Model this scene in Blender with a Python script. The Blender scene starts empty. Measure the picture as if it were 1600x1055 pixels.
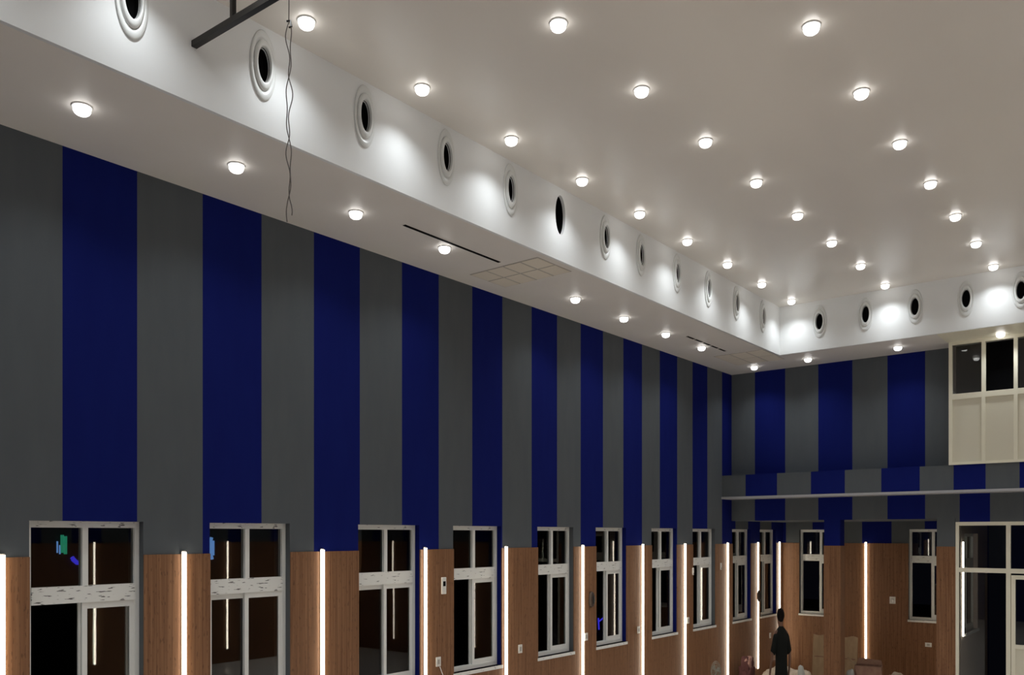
import bpy, bmesh, math, random
from mathutils import Vector, Matrix
random.seed(7)
C = bpy.context.scene.collection
E0 = 2.6                      # eye height above the floor
# ---------------------------------------------------------------- hall dimensions (metres)
XL, XR = -5.97, 3.29          # left and right walls
YB, YD, YR = -3.0, 13.17, 15.39   # back wall, far wall, rear wall below the gallery
FL, FR = -4.76, 2.08          # bulkhead faces left / right
FY, FB = 12.15, -2.0          # bulkhead faces far / back
ZS, ZC = 5.23, 5.93           # soffit, main ceiling
ZW = 2.455                    # top of the timber panelling
ZT, ZB = 2.695, 1.17          # window openings
ZG = 2.83                     # underside of the gallery
BY = 12.81                    # gallery beam face

# ---------------------------------------------------------------- materials
def mat(name, color, rough=0.6, metal=0.0, spec=0.5, emit=None, estr=0.0):
    m = bpy.data.materials.new(name); m.use_nodes = True
    b = m.node_tree.nodes['Principled BSDF']
    b.inputs['Base Color'].default_value = (*color, 1); b.inputs['Roughness'].default_value = rough
    b.inputs['Metallic'].default_value = metal; b.inputs['Specular IOR Level'].default_value = spec
    if emit:
        b.inputs['Emission Color'].default_value = (*emit, 1); b.inputs['Emission Strength'].default_value = estr
    return m
def nodes(m): return m.node_tree.nodes, m.node_tree.links, m.node_tree.nodes['Principled BSDF']
def coords(m, scale):
    N, K, b = nodes(m)
    tc = N.new('ShaderNodeTexCoord'); mp = N.new('ShaderNodeMapping'); mp.inputs['Scale'].default_value = scale
    K.new(tc.outputs['Object'], mp.inputs['Vector']); return mp.outputs['Vector']
def noisy(m, scale, c0, c1, lo=0.35, hi=0.65, detail=4, tex=5.0, bump=0.0, rough=None):
    N, K, b = nodes(m)
    v = coords(m, scale)
    n = N.new('ShaderNodeTexNoise'); n.inputs['Scale'].default_value = tex; n.inputs['Detail'].default_value = detail
    K.new(v, n.inputs['Vector'])
    r = N.new('ShaderNodeValToRGB'); r.color_ramp.elements[0].position = lo; r.color_ramp.elements[1].position = hi
    r.color_ramp.elements[0].color = (*c0, 1); r.color_ramp.elements[1].color = (*c1, 1)
    K.new(n.outputs['Fac'], r.inputs['Fac']); K.new(r.outputs['Color'], b.inputs['Base Color'])
    if bump:
        bp = N.new('ShaderNodeBump'); bp.inputs['Strength'].default_value = bump; bp.inputs['Distance'].default_value = 0.01
        K.new(n.outputs['Fac'], bp.inputs['Height']); K.new(bp.outputs['Normal'], b.inputs['Normal'])
    return n
M = {}
M['grey'] = mat('grey wall paint', (.10, .11, .112), .8, spec=.1); noisy(M['grey'], (1, 1, .25), (.104, .116, .128), (.110, .123, .134), tex=9, bump=.05)
M['blue'] = mat('deep blue wall paint', (.006, .012, .15), .8, spec=.06); noisy(M['blue'], (1, 1, .25), (.0068, .0125, .132), (.0074, .0138, .140), tex=9, bump=.05)
M['ceiling'] = mat('warm white gloss ceiling', (.78, .745, .70), .28, spec=.5); noisy(M['ceiling'], (1.4, .5, 1), (.80, .765, .715), (.83, .795, .745), tex=1.2, bump=.04)
M['soffit'] = mat('warm white soffit', (.84, .81, .77), .45, spec=.4); noisy(M['soffit'], (1, 1, 1), (.83, .80, .755), (.85, .82, .78), tex=2)
M['fascia'] = mat('white bulkhead paint', (.82, .83, .83), .6, spec=.3); noisy(M['fascia'], (1, 1, 1), (.86, .88, .885), (.88, .90, .905), tex=2)
M['floor'] = mat('beige floor', (.46, .38, .31), .35)
M['white'] = mat('white plastic', (.80, .80, .79), .35)
M['offwhite'] = mat('off white socket plastic', (.85, .83, .78), .4)
M['vent'] = mat('white vent enamel', (.78, .80, .79), .35)
M['frame'] = mat('white window profile', (.84, .85, .82), .35)
M['cream'] = mat('cream aluminium profile', (.88, .85, .70), .35)
M['creampanel'] = mat('cream infill panel', (.74, .71, .58), .55)
M['black'] = mat('matt black', (.004, .004, .005), .8, spec=.1)
M['blackmetal'] = mat('black painted steel', (.012, .011, .011), .35, metal=.2)
M['wire'] = mat('grey cable sheath', (.16, .14, .13), .6)
M['alu'] = mat('aluminium channel', (.55, .53, .50), .35, metal=.9)
M['joint'] = mat('tile joint', (.50, .47, .43), .8)
M['tile'] = mat('mineral ceiling tile', (.80, .745, .65), .8, spec=.1)
M['ledge'] = mat('pale grey ledge edge', (.42, .42, .44), .5)
M['lamp'] = mat('lit downlight diffuser', (1, 1, 1), .4, emit=(1, .975, .94), estr=4.8)
M['strip'] = mat('lit warm strip diffuser', (1, 1, 1), .4, emit=(1, .90, .72), estr=10)
M['shirt'] = mat('black cotton', (.010, .011, .010), .9, spec=.1)
M['trouser'] = mat('dark trousers', (.012, .012, .018), .9, spec=.1)
M['skin'] = mat('brown skin', (.13, .06, .035), .55)
M['hair'] = mat('black hair', (.004, .003, .003), .8, spec=.1)
M['card'] = mat('brown cardboard', (.42, .29, .17), .85); noisy(M['card'], (1, 1, .3), (.38, .26, .15), (.46, .33, .20), tex=14)
M['card2'] = mat('reddish cardboard', (.28, .15, .10), .85); noisy(M['card2'], (1, 1, .3), (.25, .13, .09), (.31, .18, .12), tex=14)
M['paper'] = mat('crumpled beige paper', (.62, .50, .38), .9); noisy(M['paper'], (1, 1, 1), (.52, .41, .30), (.68, .57, .45), tex=12, bump=.4)
M['greyplastic'] = mat('pale grey plastic film', (.40, .41, .38), .35)
M['maroon'] = mat('maroon woven sack', (.085, .028, .028), .85); M['pink'] = mat('dusty pink cloth', (.42, .24, .20), .9)
M['darkbrown'] = mat('dark brown plastic', (.035, .018, .010), .5)
M['fan'] = mat('grey fan wire', (.30, .28, .23), .4, metal=.4)
M['night'] = mat('unlit render of the building opposite', (.02, .02, .022), .9)
M['neonblue'] = mat('blue neon', (0, 0, .1), .4, emit=(.06, .05, 1), estr=.5)
M['neongreen'] = mat('green neon', (0, .1, .05), .4, emit=(.04, .55, .30), estr=.3)
M['neoncyan'] = mat('pale blue neon', (0, .1, .15), .4, emit=(.20, .45, 1), estr=.45)
M['neonred'] = mat('red neon', (.1, 0, 0), .4, emit=(.9, .07, .08), estr=.5)
M['lampfar'] = mat('distant white lamp', (.1, .1, .1), .4, emit=(1, .95, .85), estr=.9)
M['lobby'] = mat('grey brown lobby paint', (.50, .42, .37), .7)

def glass():
    m = bpy.data.materials.new('window glass'); m.use_nodes = True
    N, K = m.node_tree.nodes, m.node_tree.links; N.clear()
    o = N.new('ShaderNodeOutputMaterial'); mx = N.new('ShaderNodeMixShader'); f = N.new('ShaderNodeFresnel'); f.inputs['IOR'].default_value = 1.52
    t = N.new('ShaderNodeBsdfTransparent'); t.inputs['Color'].default_value = (.9, .92, .92, 1)
    g = N.new('ShaderNodeBsdfGlossy'); g.inputs['Roughness'].default_value = .01
    K.new(f.outputs[0], mx.inputs[0]); K.new(t.outputs[0], mx.inputs[1]); K.new(g.outputs[0], mx.inputs[2]); K.new(mx.outputs[0], o.inputs[0])
    return m
M['glass'] = glass()

def wood():
    m = mat('vertical timber panelling', (.25, .12, .065), .5, spec=.3)
    N, K, b = nodes(m)
    tc = N.new('ShaderNodeTexCoord'); sx = N.new('ShaderNodeSeparateXYZ'); K.new(tc.outputs['Object'], sx.inputs[0])
    ad = N.new('ShaderNodeMath'); ad.operation = 'ADD'; K.new(sx.outputs[0], ad.inputs[0]); K.new(sx.outputs[1], ad.inputs[1])
    cb = N.new('ShaderNodeCombineXYZ'); K.new(ad.outputs[0], cb.inputs[0]); K.new(sx.outputs[2], cb.inputs[2])
    def noise(sc, tex, det):
        mp = N.new('ShaderNodeMapping'); mp.inputs['Scale'].default_value = sc; K.new(cb.outputs[0], mp.inputs[0])
        n = N.new('ShaderNodeTexNoise'); n.inputs['Scale'].default_value = tex; n.inputs['Detail'].default_value = det; K.new(mp.outputs[0], n.inputs['Vector']); return n
    n1 = noise((26, 1, .55), 2.2, 5)
    r = N.new('ShaderNodeValToRGB'); cr = r.color_ramp
    cr.elements[0].position = .30; cr.elements[0].color = (.175, .078, .036, 1); cr.elements[1].position = .70; cr.elements[1].color = (.30, .150, .074, 1)
    K.new(n1.outputs['Fac'], r.inputs['Fac'])
    # board grooves every 6 cm
    md = N.new('ShaderNodeMath'); md.operation = 'PINGPONG'; md.inputs[1].default_value = .031; K.new(ad.outputs[0], md.inputs[0])
    ls = N.new('ShaderNodeMath'); ls.operation = 'LESS_THAN'; ls.inputs[1].default_value = .0016; K.new(md.outputs[0], ls.inputs[0])
    # short dark knots
    n2 = noise((42, 1, 7), 2.0, 1)
    gt = N.new('ShaderNodeMath'); gt.operation = 'GREATER_THAN'; gt.inputs[1].default_value = .655; K.new(n2.outputs['Fac'], gt.inputs[0])
    mxv = N.new('ShaderNodeMath'); mxv.operation = 'MAXIMUM'; K.new(ls.outputs[0], mxv.inputs[0]); K.new(gt.outputs[0], mxv.inputs[1])
    ml = N.new('ShaderNodeMath'); ml.operation = 'MULTIPLY'; ml.inputs[1].default_value = .55; K.new(mxv.outputs[0], ml.inputs[0])
    mx = N.new('ShaderNodeMixRGB'); mx.inputs[2].default_value = (.07, .028, .014, 1); K.new(ml.outputs[0], mx.inputs[0]); K.new(r.outputs[0], mx.inputs[1])
    K.new(mx.outputs[0], b.inputs['Base Color'])
    return m
M['wood'] = wood()

def taped(name, thr):
    m = mat(name, (.7, .7, .67), .4)
    N, K, b = nodes(m)
    tc = N.new('ShaderNodeTexCoord'); sx = N.new('ShaderNodeSeparateXYZ'); K.new(tc.outputs['Object'], sx.inputs[0])
    ad = N.new('ShaderNodeMath'); ad.operation = 'ADD'; K.new(sx.outputs[0], ad.inputs[0]); K.new(sx.outputs[1], ad.inputs[1])
    cb = N.new('ShaderNodeCombineXYZ'); K.new(ad.outputs[0], cb.inputs[0]); K.new(sx.outputs[2], cb.inputs[2])
    mp = N.new('ShaderNodeMapping'); mp.inputs['Scale'].default_value = (9, 1, 45); K.new(cb.outputs[0], mp.inputs[0])
    n = N.new('ShaderNodeTexNoise'); n.inputs['Scale'].default_value = 1.6; n.inputs['Detail'].default_value = 2.5; K.new(mp.outputs[0], n.inputs['Vector'])
    r = N.new('ShaderNodeValToRGB'); r.color_ramp.elements[0].position = thr; r.color_ramp.elements[1].position = thr + .05
    r.color_ramp.elements[0].color = (.86, .865, .83, 1); r.color_ramp.elements[1].color = (.10, .095, .09, 1)
    K.new(n.outputs['Fac'], r.inputs['Fac']); K.new(r.outputs[0], b.inputs['Base Color']); return m
M['tape'] = taped('window profile under printed tape', .60)
M['tape2'] = taped('window profile with tape residue', .63)

def floor_mat():
    m = M['floor']; N, K, b = nodes(m)
    v = coords(m, (1, 1, 1))
    br = N.new('ShaderNodeTexBrick'); br.offset = 0; br.inputs['Scale'].default_value = 1
    br.inputs['Brick Width'].default_value = .6; br.inputs['Row Height'].default_value = .6; br.inputs['Mortar Size'].default_value = .004
    br.inputs['Color1'].default_value = (.72, .67, .61, 1); br.inputs['Color2'].default_value = (.76, .71, .65, 1); br.inputs['Mortar'].default_value = (.25, .21, .17, 1)
    K.new(v, br.inputs['Vector']); K.new(br.outputs['Color'], b.inputs['Base Color'])
floor_mat()

# ---------------------------------------------------------------- mesh helpers
class MB:
    def __init__(s): s.v = []; s.f = []; s.m = []; s.sm = []
    def face(s, pts, mi=0, smooth=False):
        i = len(s.v); s.v += [tuple(p) for p in pts]; s.f.append(tuple(range(i, i + len(pts)))); s.m.append(mi); s.sm.append(smooth)
    def box(s, x0, x1, y0, y1, z0, z1, mi=0):
        x0, x1 = sorted((x0, x1)); y0, y1 = sorted((y0, y1)); z0, z1 = sorted((z0, z1))
        i = len(s.v)
        s.v += [(x0,y0,z0),(x1,y0,z0),(x1,y1,z0),(x0,y1,z0),(x0,y0,z1),(x1,y0,z1),(x1,y1,z1),(x0,y1,z1)]
        for f in ((3,2,1,0),(4,5,6,7),(0,1,5,4),(1,2,6,5),(2,3,7,6),(3,0,4,7)):
            s.f.append(tuple(i + k for k in f)); s.m.append(mi); s.sm.append(False)
        return s
    def lathe(s, prof, n=32, axis='z', c=(0,0,0), sc=(1,1), mi=0, close=False):
        # prof: (radius, height); axis: direction of height. sc scales the two radial directions
        i = len(s.v)
        for r, h in prof:
            for k in range(n):
                a = 2 * math.pi * k / n; p, q = r * math.cos(a) * sc[0], r * math.sin(a) * sc[1]
                if axis == 'z': P = (p, q, h)
                elif axis == 'x': P = (h, p, q)
                else: P = (p, -h, q)      # height points to -y
                s.v.append((P[0]+c[0], P[1]+c[1], P[2]+c[2]))
        for j in range(len(prof) - 1):
            for k in range(n):
                k2 = (k + 1) % n
                s.f.append((i+j*n+k, i+j*n+k2, i+(j+1)*n+k2, i+(j+1)*n+k)); s.m.append(mi); s.sm.append(True)
        if close:
            s.f.append(tuple(i+(len(prof)-1)*n+k for k in range(n))); s.m.append(mi); s.sm.append(False)
            s.f.append(tuple(i+k for k in reversed(range(n)))); s.m.append(mi); s.sm.append(False)
        return s
    def tube(s, pts, r, n=8, mi=0):
        pts = [Vector(p) for p in pts]; i = len(s.v)
        for j, p in enumerate(pts):
            d = (pts[min(j+1, len(pts)-1)] - pts[max(j-1, 0)]).normalized()
            u = d.cross(Vector((0,0,1)) if abs(d.z) < .9 else Vector((1,0,0))).normalized(); w = d.cross(u)
            for k in range(n):
                a = 2*math.pi*k/n; s.v.append(tuple(p + r*(math.cos(a)*u + math.sin(a)*w)))
        for j in range(len(pts)-1):
            for k in range(n):
                k2 = (k+1) % n
                s.f.append((i+j*n+k, i+j*n+k2, i+(j+1)*n+k2, i+(j+1)*n+k)); s.m.append(mi); s.sm.append(True)
        s.f.append(tuple(i+k for k in reversed(range(n)))); s.m.append(mi); s.sm.append(False)
        s.f.append(tuple(i+(len(pts)-1)*n+k for k in range(n))); s.m.append(mi); s.sm.append(False)
        return s
    def build(s, name, mats, parent=None, weld=False, bevel=0.0, origin=None):
        me = bpy.data.meshes.new(name)
        if origin:
            s.v = [(a-origin[0], b-origin[1], c-origin[2]) for a, b, c in s.v]
        me.from_pydata(s.v, [], s.f)
        for m in (mats if isinstance(mats, (list, tuple)) else [mats]): me.materials.append(m)
        for p, mi, sm in zip(me.polygons, s.m, s.sm): p.material_index = mi; p.use_smooth = sm
        bm = bmesh.new(); bm.from_mesh(me)
        if weld: bmesh.ops.remove_doubles(bm, verts=bm.verts, dist=1e-5)
        bmesh.ops.recalc_face_normals(bm, faces=bm.faces)
        bm.to_mesh(me); bm.free()
        o = bpy.data.objects.new(name, me); C.objects.link(o)
        if origin: o.location = origin
        if parent: o.parent = parent
        if bevel:
            b = o.modifiers.new('bevel', 'BEVEL'); b.width = bevel; b.segments = 2; b.limit_method = 'ANGLE'
        return o
def tag(o, label=None, cat=None, group=None, kind=None):
    if label and not 4 <= len(label.split()) <= 16: print('LABELLEN', len(label.split()), label)
    if label: o['label'] = label
    if cat: o['category'] = cat
    if group: o['group'] = group
    if kind: o['kind'] = kind
    return o
def empty(name, loc=(0,0,0), rz=0):
    o = bpy.data.objects.new(name, None); o.empty_display_size = .1; C.objects.link(o); o.location = loc; o.rotation_euler = (0,0,rz); return o
def copy_tree(o, parent=None):
    c = o.copy(); C.objects.link(c); c.parent = parent
    for ch in [q for q in C.objects if q.parent == o]: copy_tree(ch, c)
    return c
def cells(mb, axis, plane, back, us, zs, hole, mi):
    """A wall slab cut into cells; plane/back = front and rear coordinate; hole(u,z) and mi(u,z) are read at the cell centre."""
    def P(u, z, d): return (d, u, z) if axis == 'x' else (u, d, z)
    us = sorted(set(us)); zs = sorted(set(zs)); nu, nz = len(us)-1, len(zs)-1
    H = [[hole((us[i]+us[i+1])/2, (zs[j]+zs[j+1])/2) for j in range(nz)] for i in range(nu)]
    def h(i, j): return True if i < 0 or j < 0 or i >= nu or j >= nz else H[i][j]
    for i in range(nu):
        for j in range(nz):
            if H[i][j]: continue
            a, b, c, d = us[i], us[i+1], zs[j], zs[j+1]; k = mi((a+b)/2, (c+d)/2)
            mb.face([P(a,c,plane), P(b,c,plane), P(b,d,plane), P(a,d,plane)], k)
            mb.face([P(a,c,back), P(b,c,back), P(b,d,back), P(a,d,back)], k)
            if h(i-1, j): mb.face([P(a,c,plane), P(a,d,plane), P(a,d,back), P(a,c,back)], k)
            if h(i+1, j): mb.face([P(b,c,plane), P(b,d,plane), P(b,d,back), P(b,c,back)], k)
            if h(i, j-1): mb.face([P(a,c,plane), P(b,c,plane), P(b,c,back), P(a,c,back)], k)
            if h(i, j+1): mb.face([P(a,d,plane), P(b,d,plane), P(b,d,back), P(a,d,back)], k)
    return mb

# ---------------------------------------------------------------- the room shell
GB = [M['grey'], M['blue']]
LS = [2.57, 3.09, 3.61, 4.14, 4.67, 5.19, 5.72, 6.23, 6.74, 7.24, 7.77, 8.27, 8.77, 9.28, 9.78, 10.27, 10.77, 11.29, 11.78, 12.28, 12.81, 13.32, 13.83, 14.34, 14.85]
pre = []
y = 2.57
while y > YB: y -= .52; pre.append(y)
LSall = sorted(pre) + LS
def left_mi(u, z=0):
    n = sum(1 for b in LS if b <= u)
    if n: return n % 2
    return int(math.floor((u - 2.57) / .52)) % 2 ^ 1 if True else 0
WINS = [(2.36, 3.136, 0), (3.67, 4.42, 1), (5.17, 5.955, 2), (6.443, 7.219, 3), (7.88, 8.608, 4), (9.11, 9.846, 5), (10.53, 11.268, 6), (11.78, 12.548, 7), (13.19, 13.93, 8), (14.33, 15.06, 9)]
def in_win(u, z, wins, zt=ZT, zb=ZB): return any(a < u < b and zb < z < zt for a, b, *_ in wins)
def uedges(wins): return [q for w in wins for q in w[:2]]
mb = MB()
cells(mb, 'x', XL, XL-.22, [YB, YR] + [q for q in LSall if YB < q < YR] + uedges(WINS), [0, ZB, ZT, 5.6], lambda u, z: in_win(u, z, WINS), left_mi)
w = mb.build('wall_left', GB); tag(w, 'long left wall with vertical grey and deep blue stripes above the timber', 'wall', kind='structure')
mb = MB()
cells(mb, 'x', XL+.012, XL, [YB, YR] + uedges(WINS), [0, ZB, ZW], lambda u, z: in_win(u, z, WINS), lambda u, z: 0)
w = mb.build('trim_1', M['wood']); tag(w, 'brown vertical timber panelling along the foot of the left wall', 'wall panelling', kind='structure')

# far wall above the gallery opening, with its stripes
FS = [-5.57, -5.07, -4.55, -4.04, -3.54, -3.03, -2.585, -2.21, -1.81, -1.4, -.9, -.4, .1, .6, 1.1, 1.6, 2.1, 2.6, 3.1]
def far_mi(u, z=0): return sum(1 for b in FS if b <= u) % 2
PX0, PX1 = -2.637, -1.05      # glazed partition below the gallery
mb = MB()
cells(mb, 'y', YD, YD+.25, [XL, XR, PX1] + FS, [0, 2.78, ZG, 5.6], lambda u, z: (z < ZG and u < PX0) or (z < 2.78 and u < PX1), far_mi)
MB_far = mb
# fill the strip between partition head and lintel handled by the same slab
us = sorted([XL, XR, PX0, PX1] + FS)
mb = MB(); cells(mb, 'y', YD, YD+.25, us, [0, 2.78, ZG, 5.6], lambda u, z: (z < ZG and u < PX0) or (z < 2.78 and u < PX1), far_mi)
w = mb.build('wall_far', GB); tag(w, 'far wall with grey and blue stripes above the gallery beam', 'wall', kind='structure')
mb = MB().box(PX1, XR, YD-.012, YD, 0, ZW)
w = mb.build('trim_2', M['wood']); tag(w, 'timber panelling on the far wall right of the glazed partition', 'wall panelling', kind='structure')
# columns under the gallery
for x0, x1, lab in ((-4.467, -4.215, 'square column under the gallery beside the leaning cardboard, blue top over timber cladding'),
                    (-2.883, PX0, 'square column under the gallery against the cream glazed partition, timber clad')):
    root = empty('column', ((x0+x1)/2, YD+.1, 0)); tag(root, lab, 'column', kind='structure')
    mi = 1 if x0 < -4 else 0
    o = MB().box(x0+.006, x1-.006, YD+.002, YD+.2, ZW-.02, ZG).build('column_head', [GB[mi]]); o.parent = root; o.matrix_parent_inverse = Matrix.Translation(-root.location)
    o = MB().box(x0, x1, YD, YD+.206, 0, ZW-.02).build('timber_cladding', M['wood']); o.parent = root; o.matrix_parent_inverse = Matrix.Translation(-root.location)
# rear wall under the gallery
RW = [(-5.66, -4.92, 10), (-3.80, -3.06, 11)]
RS = [-5.91, -5.42, -4.98, -4.556, -4.071, -3.546]
mb = MB(); cells(mb, 'y', YR, YR+.22, [XL-.22, PX0] + RS + uedges(RW), [0, ZB, ZT, ZG+.1], lambda u, z: in_win(u, z, RW), lambda u, z: (sum(1 for b in RS if b <= u) + 1) % 2)
w = mb.build('wall_rear', GB); tag(w, 'rear wall in the dim bay under the gallery', 'wall', kind='structure')
mb = MB(); cells(mb, 'y', YR-.012, YR, [XL+.012, PX0] + uedges(RW), [0, ZB, ZW], lambda u, z: in_win(u, z, RW), lambda u, z: 0)
w = mb.build('trim_3', M['wood']); tag(w, 'timber panelling on the rear wall under the gallery', 'wall panelling', kind='structure')
w = MB().box(XL, XR, YD+.25, 16.4, ZG, ZG+.12).build('ceiling', M['grey']); tag(w, 'dark underside of the gallery floor', 'ceiling', kind='structure')
# side wall between the bay and the lobby behind the partition
LW = [(13.66, 14.62, 12)]
mb = MB(); cells(mb, 'x', -2.62, -2.70, [YD+.25, YR] + [13.66, 14.62], [0, 1.17, 2.62, ZG], lambda u, z: in_win(u, z, LW, 2.62, 1.17), lambda u, z: 0)
w = mb.build('wall_lobby', M['lobby']); tag(w, 'grey brown side wall of the lobby seen through the glazed partition', 'wall', kind='structure')
# gallery beam and its ledge
mb = MB(); cells(mb, 'y', BY, YD, sorted([XL, XR] + [-5.571, -5.061, -4.536, -4.037, -3.527, -3.017, -2.589, -2.202, -1.809] + FS[9:]), [E0+.61, E0+.953], lambda u, z: False,
                 lambda u, z: sum(1 for b in [-5.571, -5.061, -4.536, -4.037, -3.527, -3.017, -2.589, -2.202, -1.809] + FS[9:] if b <= u) % 2)
w = mb.build('trim_4', GB); tag(w, 'striped gallery beam running across the far wall', 'beam', kind='structure')
w = MB().box(XL, XR, BY-.03, YD, E0+.575, E0+.61).build('trim_5', M['ledge']); tag(w, 'thin pale ledge along the foot of the gallery beam', 'ledge', kind='structure')

w = MB().box(XL-.22, XR+.2, YB-.2, 16.4, -.12, 0).build('floor', M['floor']); tag(w, 'pale beige tiled floor of the hall', 'floor', kind='structure')
rm = lambda u, z=0: int(math.floor((u - 2.57) / .5154)) % 2 ^ 1
mb = MB(); cells(mb, 'x', XR, XR+.2, [YB + .5154 * k for k in range(32)] + [YD], [0, 5.6], lambda u, z: False, lambda u, z: rm(u))
w = mb.build('wall_right', GB); tag(w, 'right wall with grey and blue stripes, outside the picture', 'wall', kind='structure')
w = MB().box(XR-.012, XR, YB, YD-.012, 0, ZW).build('trim_6', M['wood']); tag(w, 'timber panelling along the right wall', 'wall panelling', kind='structure')
mb = MB(); cells(mb, 'y', YB, YB-.2, [XL + .5 * k for k in range(19)] + [XR], [0, 5.6], lambda u, z: False, lambda u, z: int((u+6)/.5) % 2)
w = mb.build('wall_back', GB); tag(w, 'striped wall behind the camera', 'wall', kind='structure')
# ceilings
w = MB().box(FL-.2, FR+.2, FB-.2, FY+.2, ZC, ZC+.1).build('ceiling', M['ceiling']); tag(w, 'raised main ceiling, glossy warm white', 'ceiling', kind='structure')
mb = MB()
mb.box(XL, FL-.03, YB, YD, ZS, ZS+.05); mb.box(FR+.03, XR, YB, YD, ZS, ZS+.05); mb.box(FL-.03, FR+.03, FY+.03, YD, ZS, ZS+.05); mb.box(FL-.03, FR+.03, YB, FB-.03, ZS, ZS+.05)
w = mb.build('ceiling', M['soffit']); tag(w, 'lower soffit running round the raised ceiling', 'ceiling', kind='structure')

VY = [2.43, 3.31, 4.18, 5.05, 5.88, 6.65, 7.44, 8.16, 8.99, 9.81, 10.64, 11.52]
VX = [-4.18, -3.55, -2.92, -2.31, -1.70]
VZ = E0 + 3.07
KH = .43                       # the nozzles are upright ovals
def plate_with_holes(name, w0, w1, z0, z1, holes, th, m):
    cu = bpy.data.curves.new(name, 'CURVE'); cu.dimensions = '2D'; cu.fill_mode = 'BOTH'; cu.extrude = th/2
    s = cu.splines.new('POLY'); s.points.add(3)
    for p, (a, b) in zip(s.points, ((w0,z0),(w1,z0),(w1,z1),(w0,z1))): p.co = (a, b, 0, 1)
    s.use_cyclic_u = True
    for cx, cz, ra, rb in holes:
        s = cu.splines.new('POLY'); n = 40; s.points.add(n-1); s.use_cyclic_u = True
        for k in range(n): s.points[k].co = (cx + ra*math.cos(-2*math.pi*k/n), cz + rb*math.sin(-2*math.pi*k/n), 0, 1)
    t = bpy.data.objects.new('tmp', cu); C.objects.link(t)
    dg = bpy.context.evaluated_depsgraph_get(); me = bpy.data.meshes.new_from_object(t.evaluated_get(dg))
    bpy.data.objects.remove(t); bpy.data.curves.remove(cu)
    me.materials.clear(); me.materials.append(m); me.name = name
    return me
hl = [(v, VZ, .110*KH if i != 5 else .082, .110 if i != 5 else .188) for i, v in enumerate(VY)]
me = plate_with_holes('trim_7', FB, FY, ZS, ZC, hl, .03, M['fascia'])
me.transform(Matrix(((0,0,1,FL-.015),(1,0,0,0),(0,1,0,0),(0,0,0,1))))
w = bpy.data.objects.new('trim_7', me); C.objects.link(w); tag(w, 'white bulkhead face on the left, pierced for the row of round nozzles', 'bulkhead', kind='structure')
me = plate_with_holes('trim_8', FL-.03, FR+.03, ZS, ZC, [(v, E0+3.03, .110*KH, .110) for v in VX], .03, M['fascia'])
me.transform(Matrix(((1,0,0,0),(0,0,1,FY+.015),(0,1,0,0),(0,0,0,1))))
w = bpy.data.objects.new('trim_8', me); C.objects.link(w); tag(w, 'white bulkhead face across the far end above the gallery', 'bulkhead', kind='structure')
w = MB().box(FR, FR+.03, FB, FY, ZS, ZC).build('trim_9', M['fascia']); tag(w, 'white bulkhead face on the right', 'bulkhead', kind='structure')
w = MB().box(FL-.03, FR+.03, FB-.03, FB, ZS, ZC).build('trim_10', M['fascia']); tag(w, 'white bulkhead face behind the camera', 'bulkhead', kind='structure')
# dark plenum behind the bare hole and the vents
w = MB().box(XL, FL-.25, YB, YD, ZS+.3, ZS+.34).build('trim_11', M['black']); tag(w, 'dark deck inside the left bulkhead', 'bulkhead lining', kind='structure')
w = MB().box(XL-.2, XR+.2, YB-.2, YD+.25, ZC+.12, ZC+.2).build('roof_deck', M['black']); tag(w, 'dark roof deck above the ceilings', 'roof', kind='structure')

# ---------------------------------------------------------------- nozzles in the bulkheads
def make_vent(axis):
    root = empty('air_nozzle')
    sc = (KH, 1)
    MB().lathe([(.200, .001), (.226, .001), (.229, .006), (.222, .012), (.176, .010), (.170, .004), (.160, .004)], 48, axis, sc=sc).build('flange', M['vent'], root)
    MB().lathe([(.164, .001), (.166, .014), (.158, .022), (.148, .026), (.130, .028), (.121, .027), (.118, .022), (.116, .016), (.113, .006)], 48, axis, sc=sc).build('nozzle_ring', M['vent'], root)
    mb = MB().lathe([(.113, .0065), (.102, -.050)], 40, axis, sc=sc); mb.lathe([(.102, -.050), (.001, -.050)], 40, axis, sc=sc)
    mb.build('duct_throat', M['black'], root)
    return root
ordn = ['first', 'second', 'third', 'fourth', 'fifth', 'sixth', 'seventh', 'eighth', 'ninth', 'tenth', 'eleventh', 'twelfth', 'thirteenth', 'fourteenth', 'fifteenth', 'sixteenth']
proto = None
for i, v in enumerate(VY):
    if i == 5: continue
    if proto is None: o = proto = make_vent('x')
    else: o = copy_tree(proto)
    o.location = (FL, v, VZ)
    if i == 0: lab = 'white oval air nozzle in the left bulkhead cut off by the top of the picture'
    elif i == 1: lab = 'white oval air nozzle just right of the black hanging bar'
    elif i == 4: lab = 'white oval air nozzle next before the bare black hole in the bulkhead'
    elif i < 4: lab = 'white oval nozzle in the left bulkhead, %s on the near side of the bare hole' % ordn[4-i]
    elif i == 11: lab = 'narrowest oval air nozzle of the left bulkhead, nearest the far corner'
    elif i == 6: lab = 'white oval air nozzle next beyond the bare black hole in the bulkhead'
    else: lab = 'white oval air nozzle in the left bulkhead, %s one beyond the bare black hole' % ordn[i-6]
    tag(o, lab, 'air vent', 'air nozzles along the left bulkhead')
protof = None
for i, v in enumerate(VX):
    if protof is None: o = protof = make_vent('y')
    else: o = copy_tree(protof)
    o.location = (v, FY, E0+3.03)
    lab = ['white air nozzle of the far bulkhead nearest the corner', 'white air nozzle of the far bulkhead, second from the corner', 'white air nozzle in the middle of the far bulkhead row',
           'white air nozzle of the far bulkhead above the left end of the cream glazed cabin', 'white air nozzle of the far bulkhead cut by the right edge of the picture'][i]
    tag(o, lab, 'air vent', 'air nozzles across the far bulkhead')
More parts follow.
